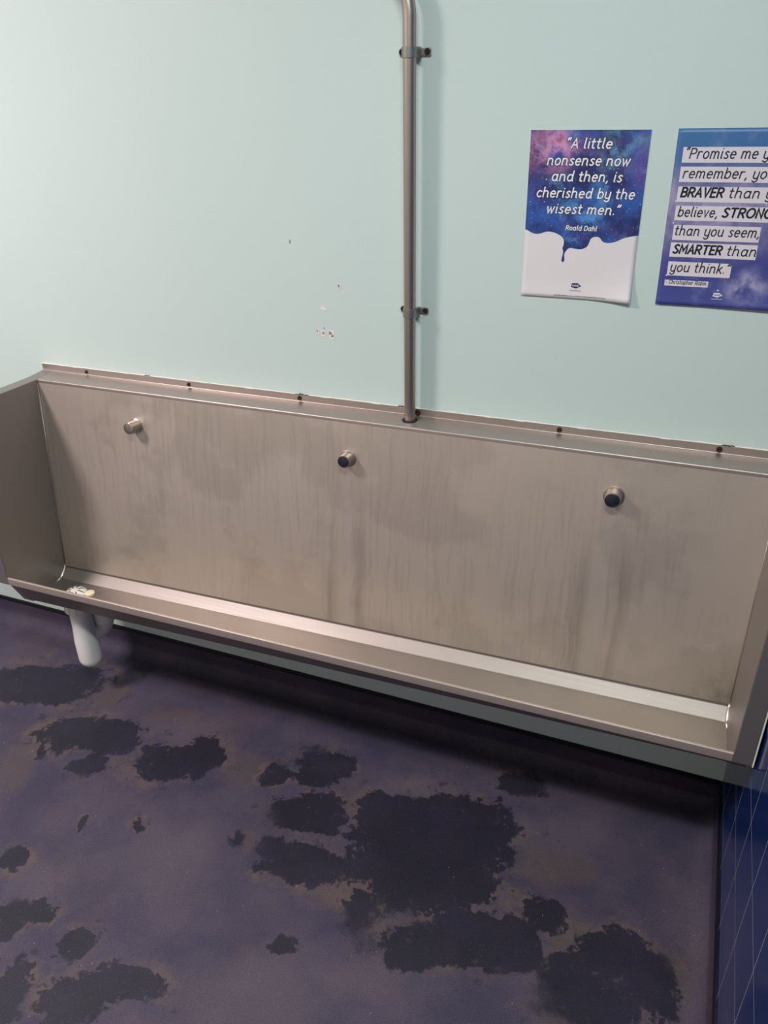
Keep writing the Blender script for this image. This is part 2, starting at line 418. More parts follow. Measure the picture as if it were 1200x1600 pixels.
def cove_profile():
    R = .048
    p = [(.0025, CAP - .010), (.0025, R)]
    p += [(R + .0025 - R*math.cos(t), R + .0003 - R*math.sin(t)) for t in [math.pi/2*i/8 for i in range(1, 9)]]
    return p + [(.075, .0003)]
def sweep_profile(prof, f0, f1):
    a = [f0(d, z) for d, z in prof]; b = [f1(d, z) for d, z in prof]
    n = len(prof); v = a + b
    return v, [(i, n+i, n+i+1, i+1) for i in range(n-1)]
cp = cove_profile()
closed = cp + [(.075, 0.0), (0.0, 0.0), (0.0, CAP - .010)]
def closed_sweep(name, prof, f0, f1, mat):
    bm = bmesh.new()
    a = [bm.verts.new(f0(d, z)) for d, z in prof]; b = [bm.verts.new(f1(d, z)) for d, z in prof]
    n = len(prof)
    for i in range(n): bm.faces.new((a[i], b[i], b[(i+1) % n], a[(i+1) % n]))
    bm.faces.new(a); bm.faces.new(list(reversed(b)))
    o = obj(name, bm, mat); autosmooth(o, 50); return struct(o)
closed_sweep('baseboard_back', closed, lambda d, z: (X0, -d, z), lambda d, z: (XW - d, -d, z), M['floor'])
closed_sweep('baseboard_right', closed, lambda d, z: (XW - d, -d, z), lambda d, z: (XW - d, Y0, z), M['floor'])
capp = [(0, CAP - .012), (.0052, CAP - .012), (.0060, CAP - .006), (.0035, CAP), (0, CAP)]
closed_sweep('trim_1', capp, lambda d, z: (X0, -d, z), lambda d, z: (XW - d, -d, z), M['black'])
closed_sweep('trim_2', capp, lambda d, z: (XW - d, -d, z), lambda d, z: (XW - d, Y0, z), M['black'])

# lamps on the ceiling (the light itself is set at the top)
for i, (x, y, sy, sx, pw, c) in enumerate(LIGHTS):
    t = empty('ceiling_light', (x, y, CEIL))
    tag(t, ['long white lamp on the ceiling towards the left wall', 'shorter white lamp on the ceiling near the tiled wall'][i], 'light')
    bm = bmesh.new()
    box(bm, -sx/2 - .03, sx/2 + .03, -sy/2 - .03, sy/2 + .03, -.06, 0)
    obj('housing', bm, M['fitting'], t)

# chips in the paint of the back wall
def chip(pts, y, mat, name='paint_chip'):
    n = len(pts)
    v = [(x, -y, z) for x, z in pts] + [(x, .0005, z) for x, z in pts]
    f = [tuple(range(n))] + [(i, i+n, (i+1) % n + n, (i+1) % n) for i in range(n)]
    o = raw(name, v, f, mat, wall_back)
def blob(x, z, rx, rz, seed, mat, y=.0006, k=14):
    rr = random.Random(seed)
    pts = []
    for i in range(k):
        a = -2*math.pi*i/k; q = rr.uniform(.8, 1.35)
        pts.append((x + rx*q*math.cos(a), z + rz*q*math.sin(a)))
    chip(pts, y, mat)
chip([(-.4455, 1.1630), (-.4400, 1.1600), (-.4330, 1.1595), (-.4295, 1.1625), (-.4350, 1.1640), (-.4385, 1.1670), (-.4425, 1.1690)], .0006, M['plaster'])
blob(-.4555, 1.1110, .0042, .0042, 3, M['plaster']); blob(-.4568, 1.1120, .0022, .0026, 4, M['hole'], .0009, 9)
blob(-.4415, 1.1078, .0058, .0052, 5, M['plaster']); blob(-.4422, 1.1086, .0035, .0028, 6, M['hole'], .0009, 9)
blob(-.4235, 1.1090, .0075, .0082, 7, M['plaster']); blob(-.4250, 1.1098, .0042, .0040, 8, M['hole'], .0009, 9)
blob(-.4190, 1.1010, .0030, .0050, 9, M['plaster'])
blob(-.3975, 1.2150, .0040, .0050, 10, M['plaster']); blob(-.3990, 1.2165, .0022, .0035, 11, M['hole'], .0009, 9)
blob(-.3865, 1.2030, .0028, .0035, 12, M['sealant'])
blob(-.5110, 1.3040, .0016, .0042, 13, M['hole'], .0006, 8)
blob(-.4400, 1.1200, .0010, .0020, 14, M['hole'], .0006, 7)

# ------------------------------------------------------------------ urinal
U = empty('urinal', (0, 0, .40))
tag(U, 'long stainless steel trough urinal fixed to the mint green wall', 'urinal')
UI = Vector((0, 0, -.40))
def up(o): o.matrix_parent_inverse = Matrix.Translation(UI); return o
K2 = KZ + KT
up(sheet('mounting_flange', [(.0024, ZF, KZ, 0), (.0022, ZC, KZ, .0035), (.012, ZC - .0006, KZ, 0)], M['steel'], U, XL - T, XR + T))
up(sheet('ledge', [(.012, ZC - .0006, KZ, 0), (DE, ZE, KZ, .0042), (DE + .0010, ZE - .0085, KZ, 0)], M['steel'], U))
up(sheet('back_panel', [(DE + .0010, ZE - .0085, KZ, 0), (DP - .0006, ZP + .0055, K2, 0)], M['panel'], U))
up(sheet('drain_channel', [(DP - .0006, ZP + .0055, K2, 0), (DP, ZP, K2, .0045), (DS, ZS, K2, .005), (.262, ZS - .004, K2, .010), (.3165, ZL - .004, KZ, 0)], M['channel'], U))
up(sheet('front_lip', [(.3165, ZL - .004, KZ, 0), (.3170, ZL, KZ, .002), (DL, ZL, KZ, .0030), (DL, ZB, KZ, .0015), (.3140, ZB - .001, KZ, 0)], M['lip'], U))
def side(x0, x1):
    k = (x0 + x1)/2 - XR
    prof = [(.0022, ZC + KZ*k), (DE, ZE + .0006 + KZ*k), (DL, ZE + .009 + KZ*k), (DL, ZB - .0006 + KZ*k), (.300, ZB - .012 + KZ*k),
            (.262, ZS - .0085 + K2*k), (DS - .004, ZS - .0065 + K2*k), (DP - .01, ZP - .012 + K2*k), (.0022, ZP + .004 + K2*k)]
    bm = bmesh.new()
    a = [bm.verts.new((x0, -d, z)) for d, z in prof]; b = [bm.verts.new((x1, -d, z)) for d, z in prof]
    n = len(prof)
    for i in range(n): bm.faces.new((a[i], a[(i+1) % n], b[(i+1) % n], b[i]))
    bm.faces.new(a); bm.faces.new(list(reversed(b)))
    o = up(obj('side_panel', bm, M['side'], U)); bevel(o, .0022, 3)
    for p in o.data.polygons: p.use_smooth = True
    o.data.set_sharp_from_angle(angle=math.radians(30)); return o
M['side'] = mat_steel('side_steel', False, .48, (160, 154, 148), (158, 150, 146))
side(XL - T, XL); side(XR, XR + T)
# weld seams in the two inner corners
def on_tilt(x, d, z, k): return Vector((x, -d, z + k*(x - XR)))
for (x, s) in ((XL, 1), (XR, -1)):
    bm = bmesh.new()
    tube(bm, [on_tilt(x + s*.0006, DE + .004, ZE - .012, KZ), on_tilt(x + s*.0006, DP + .0005, ZP + .012, K2)], .0016, 8)
    o = up(obj('weld_seam', bm, M['steel'], U, True))
    bm = bmesh.new()
    tube(bm, [on_tilt(x + s*.001, DP + .0015, ZP + .010, K2), on_tilt(x + s*.0015, DP + .004, ZP + .001, K2), on_tilt(x + s*.0015, DS - .004, ZS + .006, K2),
              on_tilt(x + s*.0015, DS + .004, ZS + .0015, K2), on_tilt(x + s*.001, DS + .02, ZS, K2)], [.0015, .0035, .0042, .0035, .0012], 10)
    o = up(obj('weld_seam', bm, M['weld'], U, True)); o['label'] = 'bright polished weld bead'
# thin pale strip down the front edge beside the tiles
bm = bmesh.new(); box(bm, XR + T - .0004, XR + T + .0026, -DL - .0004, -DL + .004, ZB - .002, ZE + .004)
o = up(obj('pale_bead', bm, M['sealant'], U)); bevel(o, .001, 2)
# screws through the flange
def screw(x, z, big, seed):
    o = None
    mt = Matrix.Translation((x, -.0028, z)) @ Matrix.Rotation(math.radians(90), 4, 'X')
    bm = bmesh.new(); r = .0052*big
    lathe(bm, [(r, -.0006), (r, .0012), (r*.85, .0026), (r*.45, .0030), (r*.40, .0018), (r*.1, .0018)], 20, mt)
    rr = random.Random(seed)
    for v in bm.verts: v.co.x += rr.uniform(-1, 1)*.0003; v.co.z += rr.uniform(-1, 1)*.0003
    o = up(obj('screw', bm, M['rust'], U, True)); o['label'] = 'rusty brown screw'
for i, (x, z, b) in enumerate(((-1.1455, .9420, .8), (-.8253, .9420, .9), (-.5136, .9415, 1.), (-.2165, .9405, 1.5), (.1030, .9465, 1.05), (.4197, .9530, 1.1))): screw(x, ZC + .0085 + KZ*(x - XR), b, i)
# cracked white sealant along the top of the flange
rr = random.Random(21)
v = []; f = []
n = 240
for i in range(n+1):
    x = XL - T - .002 + (XR + 2*T - XL - .0)*i/n
    z0 = ZF - .001 + KZ*(x - XR)
    h = .0016 + .0016*noise.noise((x*14, 0, 3)) + rr.uniform(-.0004, .0006)
    th = .0020 + .0006*noise.noise((x*30, 5, 0))
    v += [(x, -.0004, z0 + h + .0012), (x, -th, z0 + h), (x, -th - .0003, z0), (x, -.0004, z0 - .001)]
for i in range(n):
    for k in range(4): f.append((4*i+k, 4*i+(k+1) % 4, 4*i+4+(k+1) % 4, 4*i+4+k))
f += [(3, 2, 1, 0), (4*n, 4*n+1, 4*n+2, 4*n+3)]
o = up(raw('pale_bead', v, f, M['sealant'], U)); o['label'] = 'ragged white sealant bead'
# dark gaps where the sealant has lifted
for (x, ln, sd) in ((-.95, .02, 1), (-.508, .036, 4), (-.255, .018, 5), (.434, .026, 10)):
    r2 = random.Random(sd); k = 9; top = []; bot = []
    for i in range(k):
        t = i/(k-1); xx = x + (t - .5)*ln; zz = ZF + .0008 + KZ*(xx - XR) + r2.uniform(-.0006, .0006)
        hh = .0007*math.sin(math.pi*t)*r2.uniform(.6, 1.4) + .0002
        top.append((xx, -.0029, zz + hh)); bot.append((xx, -.0029, zz - hh*.6))
    vv = top + bot; vv += [(a, -.0002, c) for a, b, c in vv]
    ff = [(k+i, k+i+1, i+1, i) for i in range(k-1)] + [(i, i+1, 2*k+i+1, 2*k+i) for i in range(k-1)] + [(k+i+1, k+i, 3*k+i, 3*k+i+1) for i in range(k-1)]
    o = up(raw('sealant_crack', vv, ff, M['dirt'], U)); o['label'] = 'dark crack in the sealant'

# flush nozzles on the back panel
def panel_pt(x, z0):
    w = (ZE - z0)/(ZE - ZP)
    return Vector((x, -(DE + w*(DP - DE)), z0))
AX = Vector((0, -(ZE - ZP), DP - DE)).normalized()
def nozzle(x, z, dark, big=1.):
    p = panel_pt(x, z)
    q = AX.to_track_quat('Z', 'Y').to_matrix().to_4x4()
    mt = Matrix.Translation(p) @ q
    bm = bmesh.new(); B = big
    if dark:
        lathe(bm, [(.0215*B, -.002), (.0215*B, .0012), (.0195*B, .0022), (.0188*B, .0022), (.0180*B, .006), (.0165*B, .0245), (.0158*B, .0262), (.0146*B, .0266), (.0142*B, .0240), (.004, .0240)], 48, mt)
    else:
        lathe(bm, [(.0195*B, -.002), (.0195*B, .001), (.0182*B, .0018), (.0165*B, .003), (.0155*B, .0270), (.0148*B, .0290), (.0138*B, .0296), (.004, .0298)], 48, mt)
    o = up(obj('flush_nozzle', bm, M['nozzle'], U)); autosmooth(o, 40)
    if dark:
        bm = bmesh.new()
        lathe(bm, [(.0143*B, .0236), (.0143*B, .0252), (.0125*B, .0262), (.003, .0264)], 40, mt)
        c = obj('nozzle_insert', bm, M['rubber'], o, True); c['label'] = 'black rubber insert'
        c.matrix_parent_inverse = o.matrix_parent_inverse.copy()
        c.matrix_parent_inverse = Matrix.Identity(4)
    return o
nozzle(-.9515, .8430, False, 1.0); nozzle(-.3590, .8435, True, .92); nozzle(.2370, .8510, True, 1.0)

# ------------------------------------------------------------------ bottle trap under the drain end
TX, TY = -1.165, -.200
ZT = ZS - .003 + K2*(TX - XR)
TR = empty('drain_trap', (TX, TY, .10))
tag(TR, 'white plastic U-bend waste trap hanging under the left end of the urinal', 'drain trap')
def tp(o): o.matrix_parent_inverse = Matrix.Translation((-TX, -TY, -.10)); return o
bm = bmesh.new()
mt = Matrix.Translation((TX, TY, 0))
lathe(bm, [(.030, ZT - .004), (.0365, ZT - .006), (.0375, ZT - .010), (.0375, ZT - .050), (.033, ZT - .055), (.028, ZT - .055)], 40, mt)
for i in range(12):
    a = 2*math.pi*i/12
    tube(bm, [(TX + .0372*math.cos(a), TY + .0372*math.sin(a), ZT - .012), (TX + .0372*math.cos(a), TY + .0372*math.sin(a), ZT - .049)], .0018, 6)
tp(autosmooth(obj('collar_nut', bm, M['plastic'], TR)) or bpy.data.objects['collar_nut'])
bm = bmesh.new()
Z0 = .098; RBt = .0335
prof = [(.003, Z0 + .0002)] + [(RBt*math.sin(t), Z0 + RBt*(1 - math.cos(t))) for t in [math.pi/2*i/10 for i in range(2, 11)]]
prof += [(RBt, .19), (.0295, .245), (.0285, ZT - .036)]
lathe(bm, prof, 40, Matrix.Translation((TX, TY, 0)))
o = tp(obj('trap_body', bm, M['plastic'], TR)); autosmooth(o, 50)
Cc = Vector((TX + .024, TY + .062, 0))
bm = bmesh.new()
st = Vector((TX + .006, TY + .015, .205)); dr = Vector((Cc.x - st.x, Cc.y - st.y, 0)); ln = dr.length; dr.normalize()
c = st + dr*(ln - .03) + Vector((0, 0, .03))
pts = [st] + arc3(c, Vector((0, 0, -.03)), dr*.03, 10) + [Vector((Cc.x, Cc.y, .250))]
tube(bm, pts, .0265, 28)
o = tp(obj('side_arm', bm, M['plastic'], TR)); autosmooth(o, 50)
bm = bmesh.new()
mt = Matrix.Translation((Cc.x, Cc.y, 0))
lathe(bm, [(.029, .232), (.0345, .233), (.0350, .262), (.0345, .286), (.030, .288)], 36, mt)
o = tp(obj('union_nut', bm, M['plastic'], TR)); autosmooth(o, 40)
bm = bmesh.new()
P0 = Vector((Cc.x, Cc.y, .286)); R = .03
pts = [P0] + arc3(P0 + Vector((0, R, .004)), Vector((0, -R, 0)), Vector((0, 0, R))) + [Vector((Cc.x, -.001, .286 + .004 + R))]
tube(bm, pts, .0235, 28)
o = tp(obj('outlet_pipe', bm, M['plastic'], TR)); autosmooth(o, 50)
# strainer seen in the channel
bm = bmesh.new()
zt = ZS - .0035 + K2*(TX - XR)
mt = Matrix.Translation((TX, TY, zt)) 
lathe(bm, [(.034, .0), (.034, .0012), (.032, .004), (.027, .0080), (.017, .0115), (.006, .0128)], 36, mt)
o = tp(obj('strainer', bm, M['strainer'], TR, True)); o['label'] = 'white domed strainer in the channel'
for i in range(8):
    a = 2*math.pi*i/8 + .2
    bm = bmesh.new()
    ps = [Vector((TX + r*math.cos(a), TY + r*math.sin(a), zt + h + .0008)) for r, h in ((.011, .0119), (.017, .0112), (.023, .0088), (.028, .0064))]
    tube(bm, ps, .0013, 6)
    tp(obj('strainer_slot', bm, M['dirt'], TR))
sp = empty('urinal_tablet', (TX + .045, TY + .010, zt))
tag(sp, 'small pale yellow tablet lying beside the white strainer', 'tablet')
bm = bmesh.new()
lathe(bm, [(.012, .0012), (.0140, .003), (.0140, .008), (.011, .0105), (.003, .011)], 28)
obj('soap_block', bm, M['yellow'], sp, True)

# ------------------------------------------------------------------ flush pipe and its clips
PX, PY, PR = -.2250, -.0275, .0122
FP = empty('flush_pipe', (PX, PY, .93))
tag(FP, 'vertical metal flush pipe running down the wall into the urinal', 'pipe')
def fp(o): o.matrix_parent_inverse = Matrix.Translation((-PX, -PY, -.93)); return o
bm = bmesh.new()
RB = .085; zb = 1.705
pts = [(PX, PY, .905 + i*(zb - .905)/10) for i in range(11)]
c = Vector((PX - RB, PY, zb))
pts += arc3(c, Vector((RB, 0, 0)), Vector((0, 0, RB)), 14)[1:]
pts += [(PX - RB - .35, PY, zb + RB)]
c = Vector((PX - RB - .35, PY, zb + 2*RB))
pts += arc3(c, Vector((0, 0, -RB)), Vector((-RB, 0, 0)), 12)[1:]
pts += [(PX - 2*RB - .35, PY, CEIL + .01)]
tube(bm, pts, PR, 32)
o = fp(obj('pipe', bm, M['pipe'], FP)); autosmooth(o, 60)
for (z, sd) in ((1.6500, 1), (1.1790, 2)):
    bm = bmesh.new()
    r0, r1, hw = PR + .0003, PR + .0022, .0085
    prof = []
    N = 18
    outer = [(PX + r1*math.cos(a), PY - r1*math.sin(a)) for a in [math.pi*i/N for i in range(N+1)]]
    inner = [(PX + r0*math.cos(a), PY - r0*math.sin(a)) for a in [math.pi*i/N for i in range(N+1)]]
    # legs back to a foot plate on the wall
    outer = [(PX + r1, -.0045)] + outer + [(PX - r1, -.0045)]
    inner = [(PX + r0, -.0045)] + inner + [(PX - r0, -.0045)]
    vs = []
    for zz in (z - hw, z + hw):
        vs.append(([bm.verts.new((x, y, zz)) for x, y in outer], [bm.verts.new((x, y, zz)) for x, y in inner]))
    n = len(outer)
    for i in range(n-1):
        bm.faces.new((vs[0][0][i], vs[0][0][i+1], vs[1][0][i+1], vs[1][0][i]))
        bm.faces.new((vs[0][1][i+1], vs[0][1][i], vs[1][1][i], vs[1][1][i+1]))
        bm.faces.new((vs[0][0][i+1], vs[0][0][i], vs[0][1][i], vs[0][1][i+1]))
        bm.faces.new((vs[1][0][i], vs[1][0][i+1], vs[1][1][i+1], vs[1][1][i]))
    for i in (0, n-1): bm.faces.new((vs[0][0][i], vs[1][0][i], vs[1][1][i], vs[0][1][i]))
    clip = fp(obj('pipe_clip', bm, M['ear'], FP)); autosmooth(clip, 40)
    bm = bmesh.new(); box(bm, PX - .0285, PX + .0325, -.0045, 0, z - hw*.8, z + hw*.8)
    o = obj('clip_foot', bm, M['ear'], clip); bevel(o, .002, 2)
    for sx in (-.0232, .0265):
        bm = bmesh.new()
        mt = Matrix.Translation((PX + sx, -.0042, z + .001)) @ Matrix.Rotation(math.radians(90), 4, 'X')
        lathe(bm, [(.0052, 0), (.0055, .0022), (.0042, .0045), (.0022, .0048), (.0018, .0032)], 18, mt)
        obj('clip_screw', bm, M['rust'], clip, True)['label'] = 'rusty brown screw'
# dark hole in the ledge round the pipe
bm = bmesh.new()
zl = ZC - .0012 + KZ*(PX - XR)
lathe(bm, [(PR + .0055, zl - .003), (PR + .0055, zl + .0006), (PR - .002, zl + .0006)], 32, Matrix.Translation((PX, PY, 0)), False, False)
o = up(obj('pipe_hole', bm, M['dirt'], U)); o['label'] = 'dark hole around the pipe'

# ------------------------------------------------------------------ posters
PW, PH = .210, .297
def lift(kind, x, z):
    u = x/PW; v = -z/PH
    if kind == 1:
        t = max(0., (u - .55)/.45)*max(0., (v - .72)/.28)
        s = max(0., (v - .90)/.10)*.0015
        return .0100*t*t + s
    t = max(0., (v - .86)/.14)
    return .0035*t*t + .006*max(0, u - .4)*t*t
def bent(name, me_verts, faces, mat, parent, kind, lay):
    v = [(x, -(lay + lift(kind, x, z)), z) for x, z in me_verts]
    return raw(name, v, faces, mat, parent)
def grid(x0, x1, z0, z1, nx, nz):
    v = [(x0 + (x1-x0)*i/nx, z0 + (z1-z0)*j/nz) for j in range(nz+1) for i in range(nx+1)]
    f = [(j*(nx+1)+i, j*(nx+1)+i+1, (j+1)*(nx+1)+i+1, (j+1)*(nx+1)+i) for j in range(nz) for i in range(nx)]
    return v, f
def poster_sheet(parent, kind, mat):
    v, f = grid(0, PW, -PH, 0, 28, 40)
    o = bent('paper', v, f, mat, parent, kind, .0009)
    m = o.modifiers.new('thickness', 'SOLIDIFY'); m.thickness = .0003; m.offset = -1
    for p in o.data.polygons: p.use_smooth = True
    return o
def poly_fill(name, pts, mat, parent, kind, lay):
    """filled outline, triangulated"""
    bm = bmesh.new()
    vs = [bm.verts.new((x, 0, z)) for x, z in pts]
    fc = bm.faces.new(vs); fc.normal_update()
    if fc.normal.y > 0: bmesh.ops.reverse_faces(bm, faces=[fc])
    bmesh.ops.triangulate(bm, faces=bm.faces[:])
    for q in bm.verts: q.co.y = -(lay + lift(kind, q.co.x, q.co.z))
    me = bpy.data.meshes.new(name); bm.to_mesh(me); bm.free()
    return link(name, me, mat, parent)

def L(*a): return [(a[i], a[i+1]) for i in range(0, len(a), 2)]
def A(cx, cy, rx, ry, a0, a1):
    n = max(6, int(abs(a1 - a0)/15))
    return [(cx + rx*math.cos(math.radians(a0 + (a1-a0)*i/n)), cy + ry*math.sin(math.radians(a0 + (a1-a0)*i/n))) for i in range(n+1)]
def SM(*a):
    p = L(*a); q = [p[0]] + p + [p[-1]]; out = []
    for i in range(1, len(q)-2):
        for k in range(6):
            t = k/6
            out.append(tuple(.5*(2*q[i][c] + (q[i+1][c] - q[i-1][c])*t + (2*q[i-1][c] - 5*q[i][c] + 4*q[i+1][c] - q[i+2][c])*t*t + (3*q[i][c] - q[i-1][c] - 3*q[i+1][c] + q[i+2][c])*t**3) for c in (0, 1)))
    return out + [p[-1]]
H = 1.45
GL = {
 'a': [A(.38, .5, .37, .5, 0, 360), L(.75, 1, .75, .12, .86, .0)],
 'b': [L(.02, 1.55, .02, 0), A(.39, .5, .37, .5, 0, 360)],
 'c': [A(.38, .5, .37, .5, 48, 312)],
 'd': [A(.38, .5, .37, .5, 0, 360), L(.75, 1.55, .75, .12, .86, 0)],
 'e': [L(.03, .53, .73, .53), A(.38, .5, .36, .5, 4, 312)],
 'h': [L(.02, 1.55, .02, 0), A(.36, .62, .34, .38, 0, 180), L(.70, .62, .70, .1, .8, 0)],
 'i': [L(.05, 1, .05, .12, .15, 0), L(.06, 1.40, .06, 1.42)],
 'k': [L(.02, 1.55, .02, 0), L(.6, 1, .05, .42), L(.22, .58, .68, 0)],
 'l': [L(.04, 1.55, .04, .14, .2, 0)],
 'm': [L(.02, 1, .02, 0), A(.3, .65, .28, .35, 0, 180), L(.58, .65, .58, 0), A(.86, .65, .28, .35, 0, 180), L(1.14, .65, 1.14, .1, 1.24, 0)],
 'n': [L(.02, 1, .02, 0), A(.36, .62, .34, .38, 0, 180), L(.7, .62, .7, .1, .8, 0)],
 'o': [A(.4, .5, .38, .5, 0, 360)],
 'p': [L(.02, 1, .02, -.5), A(.39, .5, .37, .5, 0, 360)],
 'r': [L(.02, 1, .02, 0), A(.36, .6, .34, .4, 62, 180)],
 's': [SM(.56, .88, .32, 1, .08, .78, .3, .54, .56, .27, .34, 0, .03, .1)],
 't': [L(.14, 1.4, .14, .18, .24, .03, .44, .02), L(-.08, 1, .42, 1)],
 'u': [L(.02, 1, .02, .36), A(.36, .36, .34, .36, 180, 360), L(.7, 1, .7, .1, .8, 0)],
 'v': [L(0, 1, .32, 0, .64, 1)],
 'w': [L(0, 1, .26, 0, .52, .85, .78, 0, 1.04, 1)],
 'y': [L(.02, 1, .02, .4), A(.36, .36, .34, .36, 180, 360), L(.7, 1, .7, -.2), A(.36, -.2, .34, .3, 205, 360)],
 'A': [L(0, 0, .45, H, .9, 0), L(.15, .48, .75, .48)],
 'B': [L(.42, H, 0, H, 0, 0, .45, 0), A(.42, 1.1, .33, .35, -90, 90), L(0, .75, .45, .75), A(.45, .375, .36, .375, -90, 90)],
 'C': [A(.55, .725, .53, .725, 52, 308)],
 'D': [L(.35, 0, 0, 0, 0, H, .35, H), A(.35, .725, .58, .725, -90, 90)],
 'E': [L(.68, H, 0, H, 0, 0, .68, 0), L(0, .75, .58, .75)],
 'G': [A(.55, .725, .53, .725, 50, 320), L(.62, .68, 1.0, .68, 1.0, .2)],
 'M': [L(0, 0, .06, H, .56, .45, 1.06, H, 1.12, 0)],
 'N': [L(0, 0, 0, H, .82, 0, .82, H)],
 'O': [A(.6, .725, .58, .725, 0, 360)],
 'P': [L(0, 0, 0, H, .42, H), A(.42, 1.07, .38, .38, -90, 90), L(.42, .69, 0, .69)],
 'R': [L(0, 0, 0, H, .42, H), A(.42, 1.07, .38, .38, -90, 90), L(.42, .69, 0, .69), L(.38, .69, .82, 0)],
 'S': [SM(.76, 1.28, .45, H, .10, 1.12, .42, .76, .78, .38, .42, 0, .02, .16)],
 'T': [L(0, H, .96, H), L(.48, H, .48, 0)],
 'V': [L(0, H, .43, 0, .86, H)],
 '\u201c': [L(.14, 1.62, .03, 1.38, .05, 1.28), L(.42, 1.62, .31, 1.38, .33, 1.28)],
 '\u201d': [L(.12, 1.58, .12, 1.48, .0, 1.24), L(.40, 1.58, .40, 1.48, .28, 1.24)],
 '\u2019': [L(.12, 1.58, .12, 1.48, .0, 1.24)],
 ',': [L(.1, .06, .1, -.02, .0, -.28)], '.': [L(.05, .05, .05, .07)], '-': [L(0, .5, .3, .5)],
}
def text_strokes(body, x0, x1, base, xh, w, kind, lay, parent, mat, name, shear=.20, grow=0.):
    """single-stroke lettering of width w (metres), x-height xh, squeezed to run from x0 to x1"""
    pen = 0.; strokes = []
    for ch in body:
        if ch == ' ': pen += .62; continue
        g = GL[ch]; hi = max(p[0] for q in g for p in q)
        for q in g: strokes.append([(pen + px + shear*py, py) for px, py in q])
        pen += hi + .36
    lo = min(p[0] for q in strokes for p in q); hi = max(p[0] for q in strokes for p in q)
    sx = (x1 - x0 - w)/(hi - lo)
    h = w/2 + grow
    V = []; F = []; Y = []
    for si, q in enumerate(strokes):
        P = [Vector((x0 + w/2 + (px - lo)*sx, base + w/2 + py*(xh - w*.35))) for px, py in q]
        closed = len(P) > 8 and (P[0] - P[-1]).length < 1e-6
        if closed: P = P[:-1]
        n = len(P); lf = []; rt = []
        for i in range(n):
            a = P[i-1] if (i > 0 or closed) else None
            b = P[(i+1) % n] if (i < n-1 or closed) else None
            d0 = (P[i] - a).normalized() if a is not None else None
            d1 = (b - P[i]).normalized() if b is not None else None
            d0 = d0 or d1; d1 = d1 or d0
            t = d0 + d1; t = t.normalized() if t.length > 1e-6 else d0
            nn = Vector((-t.y, t.x)); c = max(.42, nn.dot(Vector((-d0.y, d0.x))))
            lf.append(P[i] + nn*h/c); rt.append(P[i] - nn*h/c)
        i0 = len(V); lay_i = (si % 7)*1.2e-5
        V += [tuple(p) for p in lf] + [tuple(p) for p in rt]
        for i in range(n if closed else n-1):
            j = (i+1) % n
            F.append((i0+i, i0+n+i, i0+n+j, i0+j))
        if not closed:
            for (c, d, l, r) in ((P[0], (P[0]-P[1]).normalized(), i0, i0+n), (P[-1], (P[-1]-P[-2]).normalized(), i0+n-1, i0+2*n-1)):
                A0 = Vector(V[l]) - c
                sgn = 1 if (A0.x*d.y - A0.y*d.x) > 0 else -1
                k0 = len(V); k = 5
                for m_ in range(1, k):
                    t = math.pi*m_/k*sgn
                    V.append((c.x + A0.x*math.cos(t) - A0.y*math.sin(t), c.y + A0.x*math.sin(t) + A0.y*math.cos(t)))
                F.append((l,) + tuple(range(k0, k0+k-1)) + (r,))
        Y += [lay_i]*(len(V) - len(Y))
    o = bent(name, V, F, mat, parent, kind, lay)
    for v_, y_ in zip(o.data.vertices, Y): v_.co.y -= y_
    bm = bmesh.new(); bm.from_mesh(o.data)
    for f_ in bm.faces:
        f_.normal_update()
        if f_.normal.y > 0: f_.normal_flip()
    bm.to_mesh(o.data); bm.free()
    return o
mm = .001
P1 = empty('poster', (0, 0, FLOOR)); P1.rotation_euler = (0, -.0064, 0)
tag(P1, 'white-footed galaxy poster with white quotation, between the pipe and the lilac poster', 'poster')
poster_sheet(P1, 1, M['paper'])
drip = [(0, -171.5), (4.5, -173.2), (9.8, -176), (15, -178.2), (20.3, -179.3), (26, -179), (32.5, -177.4), (38.5, -175), (44.5, -174), (50.5, -174.4), (56.8, -175.8), (62.5, -177.8), (67.3, -180.3), (71, -182.6),
        (74.0, -186), (75.8, -191.2), (75.4, -197.8), (73.6, -203.2), (75.6, -208.5), (75.6, -214), (74.3, -220), (73.4, -225), (74.3, -228), (76.4, -229), (78.8, -227.6), (79.6, -224.6), (78.8, -220), (78.0, -215.5), (79.5, -210.3), (83.4, -204.6), (87.7, -202.1),
        (94.4, -202.8), (104.4, -203.9), (109.5, -203.5), (114.1, -202.2), (118, -199.8), (121, -196), (122.9, -190.3), (124.3, -185.8), (126.4, -182.8), (129.3, -181), (132.5, -180.3), (135.7, -180.1), (138.4, -180.4), (140.6, -181.4), (142.4, -183), (144.3, -185.2), (146.2, -187.6), (149.5, -189.6),
        (156.1, -190.5), (162, -189.9), (168.6, -188.3), (175, -185.6), (181, -182.3), (186.8, -179.9), (193, -178.2), (199.8, -176.8), (206, -175.6), (210, -174.6), (210, 0), (0, 0)]
poly_fill('galaxy_print', [(x*mm, z*mm) for x, z in drip], M['galaxy'], P1, 1, .0011)
